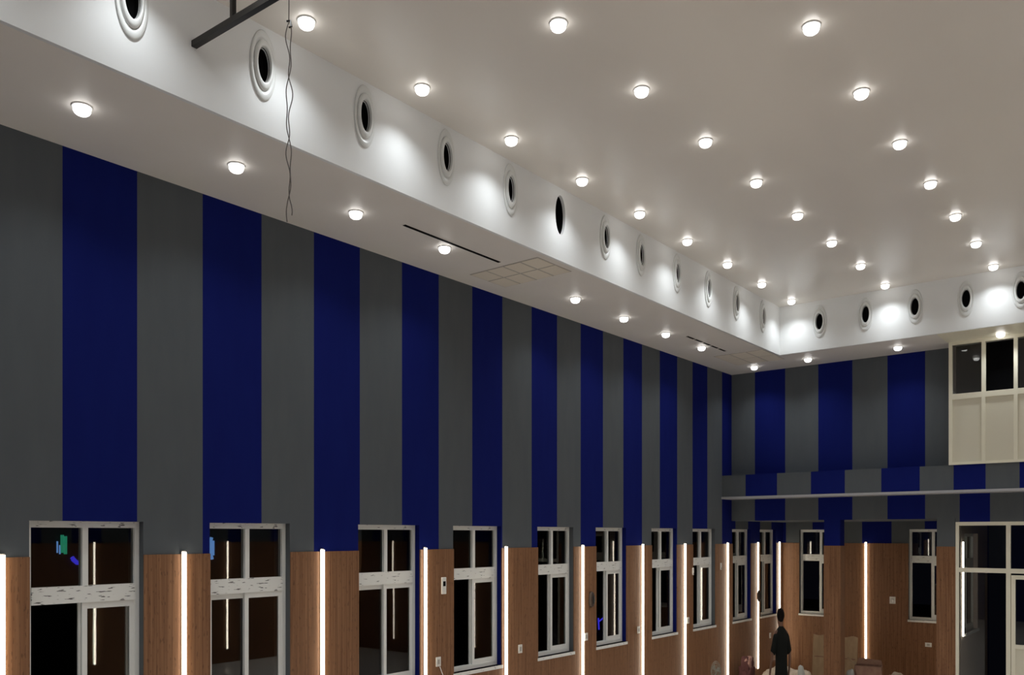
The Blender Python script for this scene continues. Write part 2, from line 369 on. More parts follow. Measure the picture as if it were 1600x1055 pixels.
# the bare hole: a dark duct behind the opening
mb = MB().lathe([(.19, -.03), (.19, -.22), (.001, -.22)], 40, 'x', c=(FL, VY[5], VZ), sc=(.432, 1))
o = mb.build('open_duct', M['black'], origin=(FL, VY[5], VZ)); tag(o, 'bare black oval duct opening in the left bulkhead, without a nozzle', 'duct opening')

# ---------------------------------------------------------------- downlights
def make_down():
    root = empty('downlight')
    MB().lathe([(.050, -.001), (.060, -.001), (.061, -.004), (.057, -.007), (.052, -.008), (.048, -.005)], 28, 'z').build('trim_ring', M['white'], root)
    mb = MB().lathe([(.050, -.004), (.0515, -.016), (.050, -.030), (.044, -.042), (.034, -.050), (.018, -.0555), (.0005, -.057)], 28, 'z')  # dome deepened so its glowing shape imitates bloom around the lamp
    mb.build('diffuser', M['lamp'], root)
    ld = bpy.data.lights.new('lamp', 'SPOT'); ld.energy = SPOT_W; ld.spot_size = math.radians(128); ld.spot_blend = 1.0; ld.shadow_soft_size = .035; ld.color = (.93, .975, 1.0)
    lo = bpy.data.objects.new('lamp', ld); C.objects.link(lo); lo.parent = root; lo.location = (0, 0, -.064)
    return root
SPOT_W = 18.5
dproto = None
def downlight(x, y, z, lab, grp):
    global dproto
    if dproto is None: o = dproto = make_down()
    else: o = copy_tree(dproto)
    o.location = (x, y, z); tag(o, lab, 'ceiling light', grp)
colX = [-4.49, -3.235, -1.965, -.70, .56, 1.82]
cname = ['beside the left bulkhead', 'in second row from left bulkhead', 'in third row from left bulkhead',
         'in fourth row from left bulkhead', 'in second row from right bulkhead', 'beside the right bulkhead']
for ci, x in enumerate(colX):
    for k in range(13):
        y = 11.93 - 1.062 * k
        if ci == 0: y = 11.90 - 1.056 * k
        fr = 'nearest the far bulkhead' if k == 0 else '%s from the far bulkhead' % ordn[k]
        downlight(x + (.0 if ci else -.01*0), y, ZC, '%s downlight %s, %s' % ('bright round', cname[ci], fr), 'downlights in the main ceiling')
SY = [12.72, 10.93, 9.90, 8.86, 7.80, 5.67, 4.60, 3.48, 2.41, 1.35, .28, -.79, -1.85]
SYX = [-5.39, -5.40, -5.40, -5.40, -5.38, -5.36, -5.34, -5.32, -5.33, -5.33, -5.33, -5.33, -5.33]
for k, (x, y) in enumerate(zip(SYX, SY)):
    fr = 'in the far corner' if k == 0 else '%s from the far corner' % ordn[k]
    downlight(x, y, ZS, 'round white downlight in the low left soffit, %s' % fr, 'downlights in the left soffit')
for k, y in enumerate(SY):
    downlight(2.70, y, ZS, 'round white downlight in the low right soffit, %s' % ('in the far corner' if k == 0 else '%s from the far corner' % ordn[k]), 'downlights in the right soffit')
for k, x in enumerate([-4.52, -3.26, -2.0, -.74, .52, 1.6]):
    lab = ['round white downlight in the far soffit, nearest the left corner', 'round white downlight in the far soffit just left of the glazed cabin', 'round white downlight in the far soffit right above the glazed cabin',
           'round white downlight in the far soffit, fourth from the left corner', 'round white downlight in the far soffit, fifth from the left corner', 'round white downlight in the far soffit, next to the right corner'][k]
    downlight(x, 12.64, ZS, lab, 'downlights in the far soffit')

# ---------------------------------------------------------------- soffit details
def slot(y0, y1, x, lab, dashes):
    root = empty('slot_diffuser', (x, (y0+y1)/2, ZS)); L = (y1-y0)/2
    mb = MB()
    mb.box(-.024, .024, -L, L, -.003, -.0005); mb.build('slot_plate', M['soffit'], root)
    n = dashes
    for k in range(n):
        a = -L + 2*L*k/n; b = -L + 2*L*(k+1)/n - (.03 if n > 1 else 0)
        MB().box(-.016, .016, a+.01, b-.005, -.006, -.003).build('slot_opening', M['black'], root)
    tag(root, lab, 'air vent', 'slot diffusers in the left soffit')
slot(5.03, 6.31, -5.235, 'long unbroken black slot air diffuser in the left soffit', 1)
slot(10.2, 11.41, -5.255, 'short looking broken black slot air diffuser in the left soffit near the far corner', 5)
def tiles(x0, x1, y0, y1, nx, ny, lab):
    root = empty('tile_panel', ((x0+x1)/2, (y0+y1)/2, ZS))
    dx, dy = (x1-x0)/nx, (y1-y0)/ny
    MB().box(-(x1-x0)/2, (x1-x0)/2, -(y1-y0)/2, (y1-y0)/2, -.004, -.0005).build('joint_grid', M['joint'], root)
    for i in range(nx):
        for j in range(ny):
            a, b = -(x1-x0)/2 + i*dx, -(y1-y0)/2 + j*dy
            MB().box(a+.011, a+dx-.011, b+.011, b+dy-.011, -.007, -.004).build('ceiling_tile', M['tile'], root)
    tag(root, lab, 'ceiling tiles', 'square tile panels let into the soffit')
tiles(-5.72, -4.86, 6.42, 6.98, 4, 2, 'panel of square beige tiles let into the left soffit just beyond the long black slot')
tiles(-5.55, -4.80, 11.62, 12.45, 3, 2, 'panel of square beige tiles let into the soffit by the far corner')
w = MB().box(-2.66, XR, FY+.03, BY-.03, ZS-.006, ZS).build('trim_12', M['cream']); tag(w, 'cream board lining the soffit above the glazed cabin', 'soffit board', kind='structure')

# ---------------------------------------------------------------- strip lights
def make_strip(z0, z1):
    root = empty('strip_light')     # local: x out of the wall, y along it
    MB().box(0, .008, -.017, .017, z0, z1).build('channel', M['alu'], root)
    MB().box(.007, .024, -.0135, .0135, z0+.01, z1-.01).build('diffuser', M['strip'], root)
    return root
sproto = make_strip(.27, 2.48)
used = [0]
def strip(x, y, rz, lab, grp, proto=None):
    p = proto or sproto
    if p is sproto and not used[0]: used[0] = 1; o = p
    elif p is not sproto: o = p
    else: o = copy_tree(p)
    o.location = (x, y, 0); o.rotation_euler = (0, 0, rz); tag(o, lab, 'wall light', grp)
SP = [2.19, 3.442, 4.743, 6.015, 7.275, 8.781, 10.251, 11.488, 12.97, 14.19, 15.17]
for i, y in enumerate(SP):
    if i == 0: lab = 'lit strip light at the left picture edge before the nearest window'
    elif i == 10: lab = 'lit strip light of the left wall in the corner behind the standing person'
    elif i == 9: lab = 'lit strip light between the two left wall windows under the gallery'
    else: lab = 'tall warm strip light between the %s and %s nearest windows of the left wall' % (ordn[i-1], ordn[i])
    strip(XL+.012, y, 0, lab, 'strip lights on the left wall')
for i, y in enumerate([-2.2, -.85, .5, 1.83, 3.16, 4.5, 5.83, 7.17, 8.5, 9.86, 11.2, 12.55]):
    strip(XR-.012, y, math.pi, 'tall lit warm white strip light on the right wall, %s from the camera end' % ordn[i], 'strip lights on the right wall')
strip(-4.487, YR-.012, -math.pi/2, 'lit strip light on the rear wall right of the column and the leaning cardboard', 'strip lights under the gallery')
strip(-.50, YD-.012, -math.pi/2, 'lit strip light on the far wall right of the glazed partition, outside the picture', 'strip lights on the far wall')
strip(1.90, YD-.012, -math.pi/2, 'lit strip light on the far wall near the right corner, outside the picture', 'strip lights on the far wall')
strip(-2.70, 15.0, math.pi, 'lit strip light inside the gallery bay, hidden behind the right column', 'strip lights under the gallery')
lp = make_strip(1.14, 2.51)
strip(-2.62, 13.50, 0, 'short lit strip light on the lobby wall, seen through the glazed partition', 'strip lights under the gallery', lp)

# ---------------------------------------------------------------- windows
def make_window(n, w, zb, zt, variant, tape, label):
    """local: y runs along the wall (0..w), room towards +x, wall face at x=0"""
    root = empty('window_%d' % n); tag(root, label, 'window', kind='structure')
    xf, xb = -.060, -.115; s = .034
    mb = MB(); mb.box(xb, xf, 0, s, zb, zt); mb.box(xb, xf, w-s, w, zb, zt); mb.box(xb, xf, s, w-s, zb, zb+.045)
    mb.build('window_frame', M['frame'], root)
    MB().box(xb, xf, s, w-s, zt-.045, zt).build('head_rail', M[tape], root)
    zt1, zt0 = E0-.353, E0-.47
    tr = MB().box(xb, xf+.006, s, w-s, zt0, zt1).build('transom', M[tape], root)
    MB().box(xb, xf+.002, w/2-.020, w/2+.020, zt1, zt-.045).build('mullion', M['frame'], root)
    for a, b in ((s, w/2-.02), (w/2+.02, w-s)):
        MB().box(-.090, -.086, a, b, zt1, zt-.045).build('upper_pane', M['glass'], root)
    def sash(a, b, xx, tag_=None):
        t = .036; z0, z1 = zb+.045, zt0
        mb = MB(); mb.box(xx-.018, xx, a, a+t, z0, z1); mb.box(xx-.018, xx, b-t, b, z0, z1); mb.box(xx-.018, xx, a+t, b-t, z0, z0+.05); mb.box(xx-.018, xx, a+t, b-t, z1-.045, z1)
        f = mb.build('sash', M['frame'], root)
        MB().box(xx-.011, xx-.007, a+t, b-t, z0+.05, z1-.045).build('sash_pane', M['glass'], f)
    sash(w/2-.020, w-s, xf-.004)
    if variant == 'closed': sash(s, w/2+.016, xf-.026)
    elif variant == 'half': sash(w*.42, w*.42+w/2-.02, xf-.026)
    else: sash(w/2-.036, w-s-.016, xf-.026)
    MB().box(xf, .022, -.01, w+.01, zb-.035, zb).build('sill', M['tape2'], root)
    return root
wl = ['window_left_nearest']
desc = ['nearest window of the left wall, heavily taped frame, green sign glow in its upper pane', 'second nearest window of the left wall, taped frame, both lower sashes closed',
        'third nearest window of the left wall, right of the strip light with the blue stripe', 'fourth nearest window of the left wall, lower left half slid open', 'fifth nearest window of the left wall, lower left half open',
        'sixth nearest window of the left wall, blue glow low in the open half', 'seventh nearest window of the left wall, sash slid partly across', 'eighth nearest window of the left wall, last before the gallery',
        'ninth window of the left wall, first one under the gallery', 'tenth window of the left wall, in the corner bay behind the person']
var = ['open', 'closed', 'closed', 'open', 'open', 'open', 'half', 'open', 'open', 'open']
tp = ['tape', 'tape', 'tape2', 'tape2', 'tape2', 'tape2', 'tape2', 'tape2', 'tape2', 'tape2']
for a, b, n in WINS:
    r = make_window(n+1, b-a, ZB, ZT, var[n], tp[n], desc[n]); r.location = (XL, a, 0)
for a, b, n in RW:
    r = make_window(n+1, b-a, ZB, ZT, 'open', 'tape2', ['rear window under the gallery left of the column', 'rear window under the gallery half hidden by the right column'][n-10])
    r.location = (a, YR, 0); r.rotation_euler = (0, 0, -math.pi/2)
    # rotated by -90 the local y runs to +x
r = make_window(13, .96, 1.17, 2.62, 'closed', 'tape2', 'window in the lobby side wall seen through the glazed partition'); r.location = (-2.62, 13.66, 0)

# ---------------------------------------------------------------- glazed partition (door_1) below the gallery
def part_(mb, name, m, root, **k): return mb.build(name, m, root, **k)
root = empty('door_1', (PX0, YD, 0)); tag(root, 'cream framed glazed partition with a door under the gallery at the right edge', 'glazed partition', kind='structure')
W = PX1-PX0; mb = MB(); y0, y1 = .0, .05
def zc(z): return E0+z
mb.box(.0, .042, y0, y1, 0, 2.78); mb.box(W-.042, W, y0, y1, 0, 2.78); mb.box(.042, W-.042, y0, y1, zc(.13), 2.78)
mb.box(.042, W-.042, y0, y1, zc(-.52), zc(-.457)); mb.box(.618, .672, y0, y1, 0, zc(-.52)); mb.box(.618, .672, y0, y1, zc(-.457), zc(.13)); mb.box(.042, .618, y0, y1, 0, .06)
mb.build('partition_frame', M['cream'], root)
for a, b in ((.042, .618), (.672, W-.042)): MB().box(a, b, .022, .028, zc(-.457), zc(.13)).build('upper_pane', M['glass'], root)
MB().box(.042, .36, .022, .028, .06, zc(-.52)).build('side_pane', M['glass'], root)
d = MB()
a, b = .678, W-.048
d.box(a, a+.05, .005, .045, .02, zc(-.545)); d.box(b-.05, b, .005, .045, .02, zc(-.545)); d.box(a+.05, b-.05, .005, .045, zc(-.60), zc(-.545)); d.box(a+.05, b-.05, .005, .045, zc(-1.535), zc(-1.48)); d.box(a+.05, b-.05, .005, .045, .02, .08)
dl = d.build('door_leaf', M['cream'], root)
MB().box(a+.05, b-.05, .020, .028, zc(-1.48), zc(-.60)).build('door_pane', M['glass'], dl)
MB().box(a+.05, b-.05, .016, .034, .08, zc(-1.535)).build('kick_panel', M['creampanel'], dl)

# ---------------------------------------------------------------- control cabin on the gallery
CY = BY-.03
root = empty('gallery_cabin', (-2.644, CY, 0)); tag(root, 'cream framed glazed cabin on the gallery beam at the right edge under the soffit', 'glazed cabin')
z0, z1 = E0+.953, ZS
W = 3.4; bays = [0, .398, .772, 1.15, 1.53, 1.91, 2.29, 2.67, 3.05, W]
mb = MB()
zt0, zt1 = E0+1.84, E0+1.915
for i, u in enumerate(bays):
    wd = .046
    mb.box(u, u+wd if i < len(bays)-1 else u+wd, .0, .05, z0, z1)
for i in range(len(bays)-1):
    a, b = bays[i]+.046, bays[i+1]
    mb.box(a, b, 0, .05, zt0, zt1); mb.box(a, b, 0, .05, z1-.05, z1); mb.box(a, b, 0, .05, z0, z0+.035)
mb.build('cabin_frame', M['cream'], root)
for i in range(len(bays)-1):
    a, b = bays[i]+.046, bays[i+1]
    MB().box(a, b, .018, .032, z0+.035, zt0).build('infill_panel', M['creampanel'], root)
    if i != 1: MB().box(a, b, .022, .028, zt1, z1-.05).build('cabin_pane', M['glass'], root)
# room behind the cabin glazing: opening is closed by dark lining
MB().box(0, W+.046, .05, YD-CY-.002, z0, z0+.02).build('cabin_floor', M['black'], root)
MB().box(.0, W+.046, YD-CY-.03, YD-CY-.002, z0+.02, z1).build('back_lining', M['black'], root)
MB().box(.0, .02, .05, YD-CY-.03, z0+.02, z1).build('side_lining', M['lobby'], root)

# ---------------------------------------------------------------- hanging black bar and cable
YP = 2.82; zp = E0+2.986
root = empty('hanging_bar', (-4.30, 2.86, ZC)); tag(root, 'black square steel bar on a drop rod, butting against the left bulkhead', 'hanging bracket')
def beam(mb, p, q, t):
    p, q = Vector(p), Vector(q); d = (q-p).normalized(); u = d.cross(Vector((0,0,1))).normalized()*t/2; w = u.cross(d).normalized()*t/2
    A = [p+u+w, p-u+w, p-u-w, p+u-w]; B = [a+(q-p) for a in A]
    mb.face(A); mb.face(B[::-1])
    for i in range(4): mb.face([A[i], A[(i+1)%4], B[(i+1)%4], B[i]])
P0 = Vector((FL+.001, YP, zp))
P1 = Vector((-3.4, 2.869, zp))
mb = MB(); beam(mb, P0-root.location, P1-root.location, .036); mb.build('crossbar', M['blackmetal'], root)
pr = Vector((-4.366, 2.834, zp))
mb = MB(); mb.box(pr.x-.013-root.location.x, pr.x+.013-root.location.x, pr.y-.013-root.location.y, pr.y+.013-root.location.y, zp+.018-ZC, -.0); mb.build('drop_rod', M['blackmetal'], root)
def wire_pts(amp, ph, z0, z1, x, y):
    pts = []; n = 60
    for k in range(n+1):
        t = k/n; z = z0 + (z1-z0)*t
        a = amp*(.35+.65*abs(math.sin(3.1*t*math.pi+.5)))*math.sin(2*math.pi*1.7*t+ph) + .006*math.sin(t*31+ph*3)
        pts.append((x+a*.78, y+a*.63, z))
    return pts
HX, HYY = -3.325, 2.455
root = empty('hanging_cable', (HX, HYY, ZC)); tag(root, 'pair of thin loose wires twisted together, dangling from the main ceiling', 'cable')
zk = E0 + (836-37)/1329.34*4.0; ze = E0 + (836-347)/1329.34*4.0
MB().tube([(0,0,0), (.004,.003,(zk-ZC)*.5), (0,0,zk-ZC)], .0022).build('single_wire', M['wire'], root)
MB().tube(wire_pts(.013, .3, zk-ZC, ze-ZC, 0, 0), .0024).build('loose_wire', M['wire'], root)
MB().tube(wire_pts(-.012, .9, zk-ZC, ze-ZC+.03, .002, .001), .0024).build('loose_wire', M['wire'], root)
MB().tube([(-.008,-.006,zk-ZC+.01), (.006,.004,zk-ZC+.012), (.010,.008,zk-ZC-.015), (.0,.0,zk-ZC-.02)], .005).build('wire_knot', M['blackmetal'], root)

# ---------------------------------------------------------------- sockets and small fixtures
def plate(axis, x, y, z, w, h, lab, grp='socket plates on the timber panelling', name='wall_socket', cat='socket'):
    root = empty(name, (x, y, z), 0 if axis == 'x' else -math.pi/2)
    MB().box(0, .010, -w/2, w/2, -h/2, h/2).build('cover_plate', M['offwhite'], root, bevel=.002)
    mb = MB().box(.010, .013, -w*.22, w*.22, -h*.25, h*.25); mb.build('socket_insert', M['alu'], root)
    tag(root, lab, cat, grp); return root
XP = XL+.012
for y, z, lab in ((6.207, -1.278, 'white socket plate between the third and fourth windows, with a lead hanging from it'),
                  (7.537, -1.287, 'white socket plate just right of the strip light before the fifth window'),
                  (8.866, -1.274, 'white socket plate just right of the strip light before the sixth window'),
                  (10.15, -1.300, 'white socket plate close left of the strip light before the seventh window'),
                  (11.60, -1.284, 'white socket plate close right of the strip light before the eighth window'),
                  (14.753, -1.80, 'small white socket plate behind the standing person')):
    plate('x', XP, y, E0+z, .066, .095, lab)
plate('y', -4.05, YR-.012, E0-1.115, .095, .12, 'square white switch plate on the rear wall right of its strip light', name='wall_switch', cat='switch')
plate('y', -3.487, YR-.012, E0-1.83, .10, .07, 'wide low white socket plate on the rear wall below the right window')
mb = MB().tube([(XP+.008, 6.225, E0-1.33), (XP+.03, 6.25, E0-1.42), (XP+.02, 6.235, E0-1.6), (XP+.02, 6.21, E0-1.9)], .004)
o = mb.build('power_lead', M['white'], origin=(XP, 6.225, E0-1.33)); tag(o, 'white lead hanging down from the socket between the third and fourth windows', 'cable')
root = empty('wall_controller', (XP, 6.281, E0-.515)); tag(root, 'tall white wall controller with a dark display beside the fourth window', 'controller')
MB().box(0, .018, -.030, .030, -.085, .085).build('controller_body', M['offwhite'], root, bevel=.003)
MB().box(.018, .020, -.018, .018, -.005, .045).build('display', M['black'], root)
for y, z, lab in ((11.757, -.553, 'slim white sensor on the panelling beside the eighth window, just left of it'), (12.72, -.504, 'slim white sensor on the panelling between the eighth window and the next strip light')):
    root = empty('wall_sensor', (XP, y, E0+z)); tag(root, lab, 'sensor', 'slim wall sensors')
    MB().box(0, .02, -.014, .014, -.055, .055).build('sensor_body', M['offwhite'], root, bevel=.004)
    MB().box(.02, .023, -.007, .007, -.045, -.02).build('sensor_eye', M['wire'], root)
for y, z, lab in ((8.97, -.813, 'round dark brown fixture on the panelling left of the sixth window'), (14.19, -1.06, 'round dark fixture straddling the strip light under the gallery')):
    root = empty('round_fixture', (XP+(.0165 if y > 12 else 0), y, E0+z)); tag(root, lab, 'wall fixture', 'round dark wall fixtures')
    MB().lathe([(.10, .0), (.10, .025), (.085, .045), (.03, .05), (.001, .05)], 28, 'x', sc=(.42, 1)).build('housing', M['darkbrown'], root)
    MB().lathe([(.060, .048), (.050, .058), (.001, .060)], 24, 'x', sc=(.42, 1)).build('face', M['blackmetal'], root)

# ---------------------------------------------------------------- outside: dark building with signs
bx = -13.0
w = MB().box(bx-2, bx, -6, 34, -4, 5.5).build('building', M['night']); tag(w, 'unlit dark building across the way, barely seen through the left windows', 'building')
w = MB().box(-30, XL-.25, -8, 36, -.5, -.12).build('ground', M['night']); tag(w, 'dark ground outside the left wall', 'ground', kind='structure')
A0 = math.atan2(1071, 1329.34); ca, sa = math.cos(A0), math.sin(A0)
def out(px, py):
    u, v = (px-800)/1329.34, (836-py)/1329.34; dx, dy = ca*u-sa, sa*u+ca; t = (bx+.0)/dx; return dy*t, E0+v*t
def sign(name, m, pts, lab, r=.04, grp='lit signs on the dark building outside'):
    P = [out(*p) for p in pts]; root_y = sum(p[0] for p in P)/len(P); root_z = sum(p[1] for p in P)/len(P)
    root = empty(name, (bx, root_y, root_z)); tag(root, lab, 'sign', grp)
    ys = [p[0] for p in P]; zs = [p[1] for p in P]
    return root, P, root_y, root_z
def neon(name, m, strokes, lab, r):
    allp = [p for s in strokes for p in s]
    root, _, ry, rz = sign(name, m, allp, lab)
    for s in strokes:
        Q = [out(*p) for p in s]
        MB().tube([(r, a-ry, b-rz) for a, b in Q], r, 6).build('neon_tube', m, root)
neon('neon_sign', M['neongreen'], [[(96,836),(96,864)],[(101,838),(101,866)],[(96,850),(101,850)]], 'green lit sign outside, seen through the nearest window', .025)
neon('neon_sign', M['neoncyan'], [[(89,846),(89,864)],[(93,852),(93,866)]], 'small pale blue lit sign outside, left of the green one', .012)
neon('neon_sign', M['neonblue'], [[(111,871),(116,877),(122,880),(128,879)],[(112,874),(119,880),(128,881)]], 'curved violet blue neon outside, seen low in the nearest window', .03)
neon('neon_sign', M['neoncyan'], [[(329,840),(327,850),(327,862),(330,874)],[(331,845),(331,868)]], 'pale blue loop sign outside, at the left edge of the second window', .03)
neon('neon_sign', M['neonblue'], [[(712,1046),(720,1042),(727,1046)],[(714,1049),(727,1049)]], 'blue lights outside, at the foot of the fourth window', .035)
neon('neon_sign', M['neonblue'], [[(934,966),(935,984)],[(934,972),(944,964)]], 'blue lights outside, low in the sixth window', .02)
neon('neon_sign', M['neonred'], [[(753,876),(754,882)],[(762,872),(763,886)],[(758,925),(757,935)]], 'faint red sign outside, seen through the fourth window', .03)

# ---------------------------------------------------------------- person
def skin_mesh(name, pts, edges, radii, root_i=0, sub=2):
    me = bpy.data.meshes.new(name); me.from_pydata(pts, edges, [])
    o = bpy.data.objects.new(name, me); C.objects.link(o)
    s = o.modifiers.new('skin', 'SKIN'); s.use_smooth_shade = True
    for i, r in enumerate(radii):
        d = me.skin_vertices[0].data[i]; d.radius = r if isinstance(r, tuple) else (r, r); d.use_root = (i == root_i)
    u = o.modifiers.new('sub', 'SUBSURF'); u.levels = sub; u.render_levels = sub
    dg = bpy.context.evaluated_depsgraph_get(); out_ = bpy.data.meshes.new_from_object(o.evaluated_get(dg)); out_.name = name
    bpy.data.objects.remove(o); bpy.data.meshes.remove(me)
    for p in out_.polygons: p.use_smooth = True
    return out_
def build_person():
    # life-size skeleton, back to the camera, weight on both legs (x = right, y = forward)
    V = []; Ed = []; R = []
    def add(p, r, parent=None):
        V.append(p); R.append(r); i = len(V)-1
        if parent is not None: Ed.append((parent, i))
        return i
    pel = add((0, 0, .93), (.15, .11)); wa = add((.01, .01, 1.06), (.125, .09), pel); ch = add((.01, .01, 1.24), (.135, .100), wa)
    up = add((0, 0, 1.36), (.10, .065), ch); nk = add((-.005, .015, 1.45), .056, up); hb = add((-.01, .03, 1.53), (.07, .078), nk); hd = add((-.012, .035, 1.60), (.078, .096), hb); ht = add((-.012, .03, 1.655), (.05, .06), hd)
    hips = {}
    for s in (-1, 1):
        h = add((.085*s, 0, .86), .092, pel); k = add((.10*s, .02, .49), .058, h); an = add((.115*s, -.02, .09), .038, k); f = add((.12*s, .05, .045), (.042, .038), an); add((.13*s, .16, .035), (.042, .028), f)
    for s, el, wr in ((-1, (-.285, .02, 1.08), (-.30, .13, .87)), (1, (.275, -.01, 1.09), (.29, .10, .86))):
        sh = add((.175*s, 0, 1.375), .062, up); e = add(el, .042, sh); w_ = add(wr, .027, e)
        pm = add((wr[0]+.0*s, wr[1]+.03, wr[2]-.06), (.034, .02), w_)
        for j, (dx, ln) in enumerate(((-.027, .062), (-.009, .075), (.009, .072), (.027, .056))):
            a = add((pm_x := wr[0]+dx, wr[1]+.045, wr[2]-.10), .0088, pm); b = add((pm_x, wr[1]+.052, wr[2]-.10-ln*.55), .0080, a); add((pm_x, wr[1]+.045, wr[2]-.10-ln), .0068, b)
        t = add((wr[0]-.035*s, wr[1]+.045, wr[2]-.055), .0100, w_); add((wr[0]-.045*s, wr[1]+.060, wr[2]-.095), .0085, t)
    body = skin_mesh('person', V, Ed, R, 0, 2)
    def loft(rings, n=24, cap=(True, True)):
        # rings: centre, side radius, fore radius, tilt axis direction
        V2 = []; F2 = []
        for c_, rx, ry, ax in rings:
            ax = Vector(ax).normalized(); u = Vector((0,1,0)).cross(ax).normalized(); w_ = ax.cross(u)
            for k in range(n):
                t = 2*math.pi*k/n; V2.append(Vector(c_) + u*rx*math.cos(t) + w_*ry*math.sin(t))
        for j in range(len(rings)-1):
            for k in range(n): F2.append((j*n+k, j*n+(k+1)%n, (j+1)*n+(k+1)%n, (j+1)*n+k))
        F2.append(tuple(reversed(range(n)))); F2.append(tuple((len(rings)-1)*n+k for k in range(n)))
        return V2, F2
    def merged(name, parts):
        V3 = []; F3 = []
        for v_, f_ in parts:
            o_ = len(V3); V3 += [tuple(q) for q in v_]; F3 += [tuple(o_+k for k in f) for f in f_]
        me = bpy.data.meshes.new(name); me.from_pydata(V3, [], F3)
        for p in me.polygons: p.use_smooth = len(p.vertices) == 4
        bm = bmesh.new(); bm.from_mesh(me); bmesh.ops.recalc_face_normals(bm, faces=bm.faces); bm.to_mesh(me); bm.free(); return me
    Z = (0,0,1)
    torso = loft([((0,0,.80),.190,.140,Z),((.005,0,.88),.192,.145,Z),((.01,.01,1.0),.178,.132,Z),((.01,.01,1.12),.180,.132,Z),((.01,.01,1.24),.200,.142,Z),((0,0,1.33),.212,.135,Z),((0,0,1.385),.190,.115,Z),((0,.004,1.43),.128,.095,Z),((0,.01,1.455),.080,.080,Z),((0,.014,1.468),.062,.066,Z)])
    sl = []
    for s_, e_ in ((-1, (-.262,.012,1.14)), (1, (.256,-.006,1.15))):
        A_ = Vector((.150*s_,0,1.365)); B_ = Vector(e_); d_ = B_-A_
        sl.append(loft([(A_,.060,.070,d_),(A_+d_*.25,.078,.082,d_),(A_+d_*.6,.074,.078,d_),(B_,.068,.072,d_),(B_+d_*.02,.060,.064,d_)], 18))
    shirt = merged('shirt', [torso]+sl)
    hips = loft([((0,0,.70),.150,.110,Z),((0,0,.80),.178,.130,Z),((0,0,.93),.168,.125,Z),((0,0,1.0),.160,.118,Z)])
    legs_ = []
    for s_ in (-1, 1):
        legs_.append(loft([((.116*s_,-.015,.06),.062,.070,Z),((.112*s_,0,.25),.068,.076,Z),((.102*s_,.02,.49),.075,.084,Z),((.090*s_,.005,.70),.092,.105,Z),((.080*s_,0,.84),.095,.115,Z)], 20))
    tr = merged('trousers', [hips]+legs_)
    hb_ = bmesh.new(); bmesh.ops.create_icosphere(hb_, subdivisions=4, radius=1)
    from mathutils import noise as nz2
    for v in hb_.verts:
        p = v.co.copy(); k_ = 1+.05*nz2.noise(p*3.5)+.02*nz2.noise(p*11)
        taper = 1 if p.z > -.1 else 1+.28*(p.z+.1)
        yy = p.y*.108 if p.y < .35 else .108*.35+(p.y-.35)*.05
        v.co = Vector((-.012+p.x*.088*k_*taper, .012+yy*k_*taper, 1.598+p.z*.095*k_))
    hair = bpy.data.meshes.new('hair'); hb_.to_mesh(hair); hb_.free()
    for p in hair.polygons: p.use_smooth = True
    shoes = skin_mesh('shoe', [(.117,-.04,.05),(.12,.06,.045),(.132,.18,.035)], [(0,1),(1,2)], [(.045,.045),(.048,.04),(.045,.03)], 0, 2)
    px, pz = .41, 1.0
    yaw = Matrix.Rotation(A0 + .15, 4, 'Z')
    def fin(me, m, sx=1, wide=1.0):
        T = yaw @ Matrix.Diagonal((px*sx*wide, px*wide, 1, 1)); me.transform(T)
        if sx < 0: me.flip_normals()
        me.materials.clear(); me.materials.append(m); return me
    # scaling widens the head a little against the slender body
    for me in (body, hair):
        for v in me.vertices:
            if v.co.z > 1.50: v.co.x = -.012 + (v.co.x+.012)*1.26
    shl = shoes.copy(); 
    o = bpy.data.objects.new('person', fin(body, M['skin'])); C.objects.link(o)
    o.location = (-3.985, 10.22, .01); tag(o, 'person in a black T-shirt and dark trousers standing with their back to the camera', 'person')
    for me, n, m, sx in ((shirt, 'shirt', 'shirt', 1), (tr, 'trousers', 'trouser', 1), (hair, 'hair', 'hair', 1), (shoes, 'shoe', 'blackmetal', 1), (shl, 'shoe', 'blackmetal', -1)):
        c = bpy.data.objects.new(n, fin(me, M[m], sx)); C.objects.link(c); c.parent = o
build_person()

# ---------------------------------------------------------------- clutter on the floor under the gallery
def pt(px, py, Y):
    u, v = (px-800)/1329.34, (836-py)/1329.34; dx, dy = ca*u-sa, sa*u+ca; t = Y/dy; return Vector((dx*t, Y, E0+v*t))
def sheet(name, px0, px1, py, Y, lean, m, lab, notch):
    a, b = pt(px0, py, Y), pt(px1, py, Y); h = a.z; w = b.x-a.x
    root = empty(name, (a.x, Y-lean, 0)); mb = MB(); n = 8
    prof = [(0, 0), (w, 0)] + [(w*(1-k/n), h*(1-notch*(.5+.5*math.cos(k*.9+1)))) for k in range(n+1)]
    F = [(x, lean*z/h, z) for x, z in prof]; B = [(x, lean*z/h+.012, z) for x, z in prof]
    mb.face(F); mb.face(B[::-1])
    for k in range(len(F)): mb.face([F[k], F[(k+1)%len(F)], B[(k+1)%len(F)], B[k]])
    mb.build('board', m, root)
    mb = MB(); mb.box(w*.1, w*.9, lean*.62-.004-.006, lean*.62-.001, h*.60, h*.615); mb.build('fold_line', M['card2'], root)
    tag(root, lab, 'cardboard', 'cardboard sheets leaning by the column')
sheet('cardboard_sheet', 1271, 1300, 990, 14.3, .10, M['card'], 'upright cardboard sheet leaning left of the column, partly hidden by it', .025)
sheet('cardboard_sheet', 1314, 1340.5, 993, 14.3, .10, M['card'], 'upright cardboard sheet just right of the column', .03)
